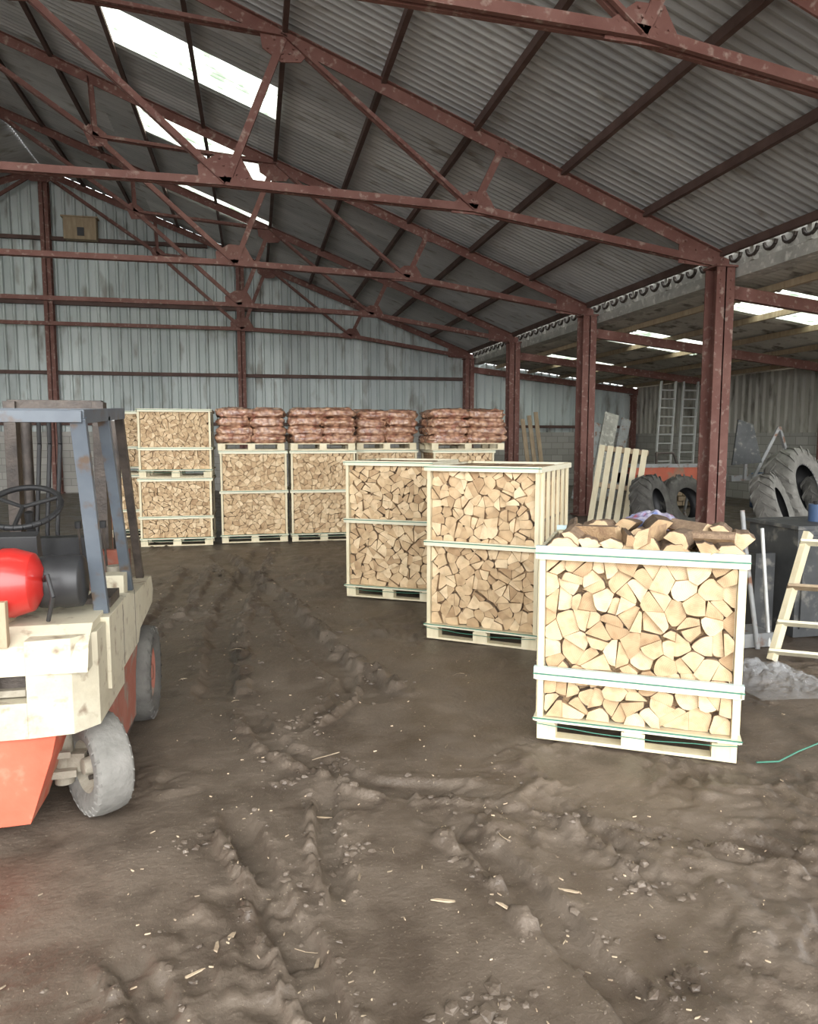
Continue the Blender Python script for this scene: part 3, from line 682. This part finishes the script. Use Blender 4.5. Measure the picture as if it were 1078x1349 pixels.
tyre('tractor_tyre',(7.05,12.0,.54),(.6,-.75,.25),.55,.38,.30,RUBBER)
tyre('tractor_tyre',(7.95,12.4,.52),(.2,-.95,.3),.53,.36,.29,RUBBER)
tyre('tractor_tyre',(10.9,12.0,.70),(.3,-.9,.3),.70,.45,.40,RUBL)
tyre('tractor_tyre',(9.1,9.5,.22),(.12,-.1,1),.62,.40,.34,RUBL)
# ---------------------------------------------------------------- forklift
mb=MB(); XR,XL=-.70,-1.76
def bx(x0,x1,y0,y1,z0,z1,m): mb.box((x0,y0,z0),(x1,y1,z1),m)
bx(XL+.05,XR-.06,3.40,3.95,.52,.94,GREASE)
bx(XL,-1.36,3.30,3.42,.50,.93,CREAM); mb.prism([(3.30,.78),(3.34,.90),(3.44,.965),(3.98,.975),(3.98,.90),(3.42,.78)],'x',XL,XR-.03,CREAM)
bx(-1.36,-.98,3.30,3.42,.50,.66,CREAM); mb.prism([(-.98,3.30),(-.80,3.32),(-.71,3.42),(-.70,3.98),(-.98,3.98)],'z',.50,.93,CREAM)
bx(-1.34,-1.0,3.36,3.40,.67,.70,HUB); bx(-1.22,-1.12,3.33,3.40,.66,.76,HUB); mb.cyl((-1.17,3.35,.62),(-1.17,3.35,.84),.018,GREASE)
mb.prism([(XL,.53),(-.87,.53),(-.90,.40),(-1.0,.10),(XL,.08)],'y',3.33,3.62,ORANGE)
mb.prism([(XL,.50),(-1.05,.50),(-1.05,.14),(XL,.14)],'y',3.6,3.95,MAROON)
bx(XL+.08,XR-.10,3.95,4.95,.20,.62,MAROON); mb.prism([(3.72,.62),(3.80,.40),(3.92,.18),(4.42,.16),(4.46,.40),(4.60,.62)],'x',XR-.11,XR-.02,MAROON)
bx(XR-.13,XR-.03,4.0,4.42,.12,.17,GREASE)
fl=[(3.60,.60),(3.60,.95),(4.15,.95),(4.35,.90),(5.02,.88),(5.08,.78),(5.02,.70),(4.50,.66),(4.42,.60)]
mb.prism(fl,'x',XR-.10,XR+.01,CREAM); mb.prism(fl,'x',XL,XL+.10,CREAM)
bx(XL+.1,XR-.1,3.95,4.35,.60,.93,CREAM); bx(XL+.1,XR-.1,4.35,4.95,.42,.46,GREASE); bx(XL+.1,XR-.1,4.88,4.94,.46,1.08,MAROON)
bx(-.86,-.74,4.30,4.42,.90,1.02,CREAM); mb.cyl((-.82,4.52,.86),(-.82,4.52,1.04),.05,HUB); bx(-.84,-.72,3.80,4.05,.95,1.0,GREASE)
for y in (3.95,4.33): bx(XR+.008,XR+.012,y,y+.005,.61,.93,GREASE)
mb.prism([(3.95,.97),(3.93,1.30),(3.99,1.32),(4.06,1.05),(4.38,1.04),(4.40,.96)],'x',-1.52,-1.08,BLACK)
c=Vector((0,3.50,1.15))
mb.revolve([(-1.62,.0),(-1.60,.07),(-1.54,.135),(-1.46,.155),(-1.06,.155),(-.98,.13),(-.94,.06),(-.94,0)],c,(1,0,0),RED,32)
for x in (-1.40,-1.12): mb.revolve([(x-.015,.158),(x+.015,.158),(x+.015,.150),(x-.015,.150)],c,(1,0,0),GREASE,32,closed=True); bx(x-.03,x+.03,3.42,3.60,.96,1.01,OLDW)
mb.revolve([(-.98,.0),(-.98,.118),(-.93,.125),(-.90,.118),(-.87,.125),(-.80,.12),(-.79,.10),(-.79,0)],c+Vector((0,.10,-.02)),(1,0,0),BLACK,28)
mb.tube([(-.94,3.5,1.15),(-.90,3.40,1.2),(-.88,3.40,1.10),(-.92,3.46,.98)],.010,BLACK)
bx(-1.09,-1.05,3.32,3.36,.90,1.10,OLDW)
for x in (-.75,-1.69):
    mb.beam((x,3.42,1.885),(x,4.45,1.93),.055,.06,GUARD); mb.beam((x,3.43,1.88),(x+.01,3.70,.93),.065,.04,GUARD,up=(0,1,0))
    mb.beam((x,3.98,1.90),(x,4.52,.86),.055,.045,GUARD,up=(0,1,0)); mb.beam((x,4.42,1.91),(x,4.96,.88),.045,.045,GREASE,up=(0,1,0))
for y,z in ((3.42,1.885),(3.62,1.895),(3.80,1.90),(3.98,1.91),(4.16,1.915),(4.44,1.93)): mb.beam((-1.71,y,z),(-.73,y,z),.045,.05,GUARD)
for x in (-.98,-1.50):
    bx(x-.035,x+.035,5.02,5.14,.12,2.02,GREASE); bx(x-.025,x+.025,5.14,5.22,.10,1.98,MAROON)
    mb.cyl((x+.10,5.0,.3),(x+.10,5.0,1.9),.032,GREASE); mb.cyl((x+.10,5.0,1.1),(x+.10,5.0,1.95),.02,ALU)
    bx(x-.04,x+.06,5.25,6.25,.05,.09,GREASE); bx(x-.04,x+.06,5.25,5.30,.05,.6,GREASE)
for z in (.3,1.0,1.95): bx(-1.52,-.96,5.05,5.12,z,z+.08,GREASE)
for z in (.35,.62): bx(-1.66,-.82,5.22,5.27,z,z+.07,GREASE)
for x in (-1.34,-1.28,-1.22): mb.tube([(x,5.0,.6),(x-.02,4.97,1.2),(x+.02,4.97,1.75),(x,5.05,1.9)],.014,BLACK)
bx(-1.45,-1.0,4.78,4.90,1.0,1.18,BLACK); mb.cyl((-1.30,4.82,.6),(-1.30,4.60,1.36),.025,BLACK)
cw=Vector((-1.30,4.50,1.40));ax=Vector((0,-.5,.87)).normalized();xx=Vector((1,0,0));yy=ax.cross(xx)
ring=[cw+(xx*math.cos(t)+yy*math.sin(t))*.20 for t in np.linspace(0,2*math.pi,29)]; mb.tube(ring,.017,BLACK,8)
for t in (.5,2.6,4.7): mb.cyl(cw,cw+(xx*math.cos(t)+yy*math.sin(t))*.20,.013,BLACK,6)
for x in (-1.05,-.98,-.91): mb.cyl((x,4.75,.95),(x,4.68,1.25),.008,GREASE,6); mb.cyl((x,4.68,1.25),(x,4.675,1.29),.02,BLACK,8)
mb.beam((-1.62,3.66,.27),(-.90,3.66,.27),.09,.11,HUB); mb.beam((-1.2,3.56,.21),(-.86,3.58,.21),.04,.035,HUB); mb.beam((-1.15,3.50,.33),(-.88,3.56,.31),.03,.03,HUB)
mb.cyl((-.93,3.64,.14),(-.93,3.64,.40),.045,HUB); mb.beam((-.93,3.64,.25),(-.82,3.62,.25),.07,.09,HUB)
a=math.radians(33)
wheel(mb,(-.77,3.60,.240),(math.cos(a),math.sin(a),0),.24,.17,.125,RUBL,HUB,dish=.02,lug=.004,nl=26); wheel(mb,(-1.66,3.60,.240),(math.cos(a),math.sin(a),0),.24,.17,.125,RUBL,HUB)
wheel(mb,(-.75,4.78,.30),(1,0,0),.30,.20,.16,RUBBER,MAROON,lug=.008,nl=22); wheel(mb,(-1.71,4.78,.30),(1,0,0),.30,.20,.16,RUBBER,MAROON,lug=.008,nl=22)
mb.obj('forklift',bevel=.008)
# ---------------------------------------------------------------- right-hand clutter
mb=MB()
a0=Vector((4.05,5.0,0));a1=Vector((4.50,5.20,1.0));dv=Vector((.80,-.50,0))
for q in (0,.5,1): mb.beam(a0+dv*q,a1+dv*q,.045,.09,PALE)
for k,(t,mm) in enumerate(((.08,PALE2),(.30,PALE2),(.58,OLDW),(.93,OLDW))): mb.beam(a0.lerp(a1,t)-dv*.05-Vector((.03,.04,0)),a0.lerp(a1,t)+dv*1.05-Vector((.03,.04,0)),.09,.022,mm if k<3 else PALE2,up=(.3,.4,.8))
mb.obj('leaning_wooden_frame')
mb=MB(); mb.box((4.70,5.55,0),(5.65,6.2,.98),DGREY); mb.box((4.67,5.52,.98),(5.68,6.23,1.01),DGREY); mb.box((4.75,5.53,.08),(5.15,5.55,.92),DGREY); mb.box((5.2,5.53,.08),(5.6,5.55,.92),DGREY); mb.cyl((5.12,5.52,.4),(5.12,5.52,.6),.012,ALU); mb.obj('metal_cabinet')
mb=MB(); mb.cyl((5.15,5.85,1.01),(5.15,5.85,1.17),.08,BLUEP,20); mb.cyl((5.15,5.85,1.17),(5.15,5.85,1.20),.04,BLACK,12); mb.obj('blue_plastic_tub')
mb=MB(); mb.tube([(4.15,5.3,.0),(4.2,5.6,.9),(4.2,5.65,1.15)],.02,GREYM); mb.tube([(4.3,5.35,.0),(4.33,5.55,1.0)],.016,ALU); mb.tube([(4.05,5.6,0),(4.3,5.75,.85)],.025,GREYM); mb.box((4.0,5.35,0),(4.35,5.65,.12),GREYM); mb.box((4.4,5.7,0),(4.6,5.9,.75),DGREY); mb.obj('scrap_pipes')
nn=44;vs=[]
for i in range(nn):
    for j in range(nn):
        x=3.35+i/nn*.72;y=4.2+j/nn*.85-.1*i/nn
        z=.012+.13*float(fbm(np.array([x*14]),np.array([y*14]),3,3)[0])**1.3*math.sin(math.pi*(i+.5)/nn)*math.sin(math.pi*(j+.5)/nn)*1.5
        vs.append((x,y,z))
mb=MB(); mb.add(vs,[(i*nn+j,(i+1)*nn+j,(i+1)*nn+j+1,i*nn+j+1) for i in range(nn-1) for j in range(nn-1)],PLASTIC,smooth=False); mb.obj('crumpled_plastic_film',recalc=False)
mb=MB(); pts=[(2.66,3.36,.02),(2.8,3.36,.012),(3.0,3.45,.012),(3.3,3.56,.012),(3.8,3.60,.012),(4.4,3.7,.01)]
mb.tube([Vector(p) for p in pts],.005,GREEN,8); mb.obj('green_hose')
mb=MB(); M=Matrix.Translation((6.05,12.6,0))@Matrix.Rotation(-.5,4,'Z')@Matrix.Rotation(-.22,4,'X')@Matrix.Rotation(.12,4,'Y')
for i in range(6): mb.box((i*.155,0,.05),(i*.155+.105,.02,1.70),PALE,M)
for z in (.15,.9,1.60): mb.box((0,.02,z),(.9,.10,z+.09),OLDW,M)
mb.obj('leaning_pallet')
mb=MB()   # orange implement: headstock box beam on legs with tines
mb.box((7.75,13.9,.80),(9.6,14.15,1.18),ORG2); mb.box((7.70,13.86,1.15),(9.65,14.2,1.22),GREYM); mb.box((7.8,14.6,.82),(9.6,14.85,1.0),ORG2)
for x in (7.8,8.7,9.45): mb.box((x,13.86,.78),(x+.10,14.85,1.0),DGREY)
for x in (7.85,9.4): mb.box((x,13.95,.0),(x+.12,14.1,.85),ORG2)
for x in (8.1,8.5,8.9,9.2): mb.tube([(x,13.95,.85),(x,13.75,.55),(x,13.85,.2),(x,13.7,.02)],.03,GREYM,6)
mb.tube([(8.3,14.0,1.2),(8.35,14.1,1.45),(8.75,14.1,1.45),(8.8,14.0,1.2)],.03,GREASE,8)
mb.obj('orange_farm_implement')
mb=MB()
for (xb,xt) in ((11.55,12.05),(12.3,12.8)):
    for o in (0,.48): mb.beam((xb+o,19.6,0),(xt+o-.03,20.15,3.45),.035,.08,ALU,up=(0,1,0))
    for k in range(1,13):
        t=k/13; mb.cyl((xb+(xt-xb)*t,19.6+.55*t,3.45*t),(xb+(xt-xb)*t+.46,19.6+.55*t,3.45*t),.022,ALU,8)
mb.obj('aluminium_ladders')
mb=MB()
for i,(x,w,h) in enumerate(((8.9,.5,2.2),(9.4,.45,2.45),(9.85,.3,2.3))): mb.beam((x,19.0,0),(x+.7,19.5,h),w,.03,GREYM if i!=1 else CONC,up=(0,1,0))
for i,x in enumerate((7.75,7.95,8.15)): mb.beam((x,19.6,0),(x-.15,20.1,2.3+.1*i),.12,.03,OLDW,up=(0,1,0))
mb.obj('leaning_sheets_and_planks')
mb=MB(); q=.2
mb.beam((9.8+q,13.9,.9),(11.6+q,13.6,1.0),.12,.12,GREYM); mb.beam((10.2+q,13.7,.9),(10.7+q,13.6,2.0),.06,.06,GREYM); mb.beam((11.2+q,13.7,.9),(10.7+q,13.6,2.0),.06,.06,GREYM)
for x in (10.5+q,11.2+q): mb.prism([(x,.0),(x+.35,.05),(x+.25,.9),(x+.1,.9)],'y',13.7,13.74,GREYM)
mb.prism([(9.75,1.2),(10.45,1.25),(10.2,2.05),(9.85,2.15)],'y',13.5,13.54,DGREY); mb.beam((10.1,13.56,.9),(10.1,13.56,1.5),.06,.06,GREYM)
mb.obj('plough')
for (x,y) in ((12.6,16.2),(12.0,17.3)):
    mb=MB(); mb.revolve([(0,.001),(0,.27),(.02,.29),(.28,.285),(.30,.295),(.32,.285),(.58,.285),(.60,.295),(.62,.285),(.86,.29),(.88,.27),(.87,.25),(.87,.001)],(x,y,0),(0,0,1),BLUEP if x>12.3 else GREYM,32); mb.obj('oil_drum')
mb=MB()
rg=random.Random(5)
for i in range(14): 
    z=.1+.13*(i//5); mb.beam((10.4+.16*(i%5),16.6+rg.uniform(-.1,.1),z),(10.5+.16*(i%5),18.9+rg.uniform(-.1,.1),z),.14,.11,OLDW)
mb.obj('timber_stack')
# ---------------------------------------------------------------- light
w=bpy.data.worlds.new('overcast_sky'); bpy.context.scene.world=w; w.use_nodes=True
bg=w.node_tree.nodes['Background']; bg.inputs[0].default_value=(.97,.985,1,1); bg.inputs[1].default_value=4.9
sd=bpy.data.lights.new('overcast_sun','SUN'); sd.energy=3.2; sd.angle=math.radians(70); sd.color=(1,.985,.96)
so=bpy.data.objects.new('overcast_sun',sd); bpy.context.collection.objects.link(so); so.rotation_euler=Vector((.0,.88,-.40)).to_track_quat('-Z','Y').to_euler()
pd=bpy.data.lights.new('doorway_portal','AREA'); pd.shape='RECTANGLE'; pd.size=34; pd.size_y=10
po=bpy.data.objects.new('doorway_portal',pd); bpy.context.collection.objects.link(po); po.location=(-3,YF-.1,5); po.rotation_euler=Vector((0,1,0)).to_track_quat('-Z','Z').to_euler()
pd.cycles.is_portal=True
pd2=bpy.data.lights.new('side_opening_portal','AREA'); pd2.shape='RECTANGLE'; pd2.size=14.4; pd2.size_y=3.6
po2=bpy.data.objects.new('side_opening_portal',pd2); bpy.context.collection.objects.link(po2); po2.location=(LOX+.4,3.5,1.8); po2.rotation_euler=Vector((-1,0,0)).to_track_quat('-Z','Z').to_euler()
pd2.cycles.is_portal=True
sc=bpy.context.scene
try: sc.view_settings.view_transform='Standard'; sc.view_settings.exposure=0.15
except Exception: pass
# ---------------------------------------------------------------- camera
cd=bpy.data.cameras.new('camera'); co=bpy.data.objects.new('camera',cd); bpy.context.collection.objects.link(co); sc.camera=co
cd.sensor_fit='HORIZONTAL'; cd.sensor_width=36; cd.lens=36*960/1078; cd.clip_start=.05; cd.clip_end=200
th,ph=.2082,.1034
fw=Vector((math.sin(th)*math.cos(ph),math.cos(th)*math.cos(ph),-math.sin(ph)))
co.location=(0,0,H); co.rotation_euler=fw.to_track_quat('-Z','Y').to_euler()
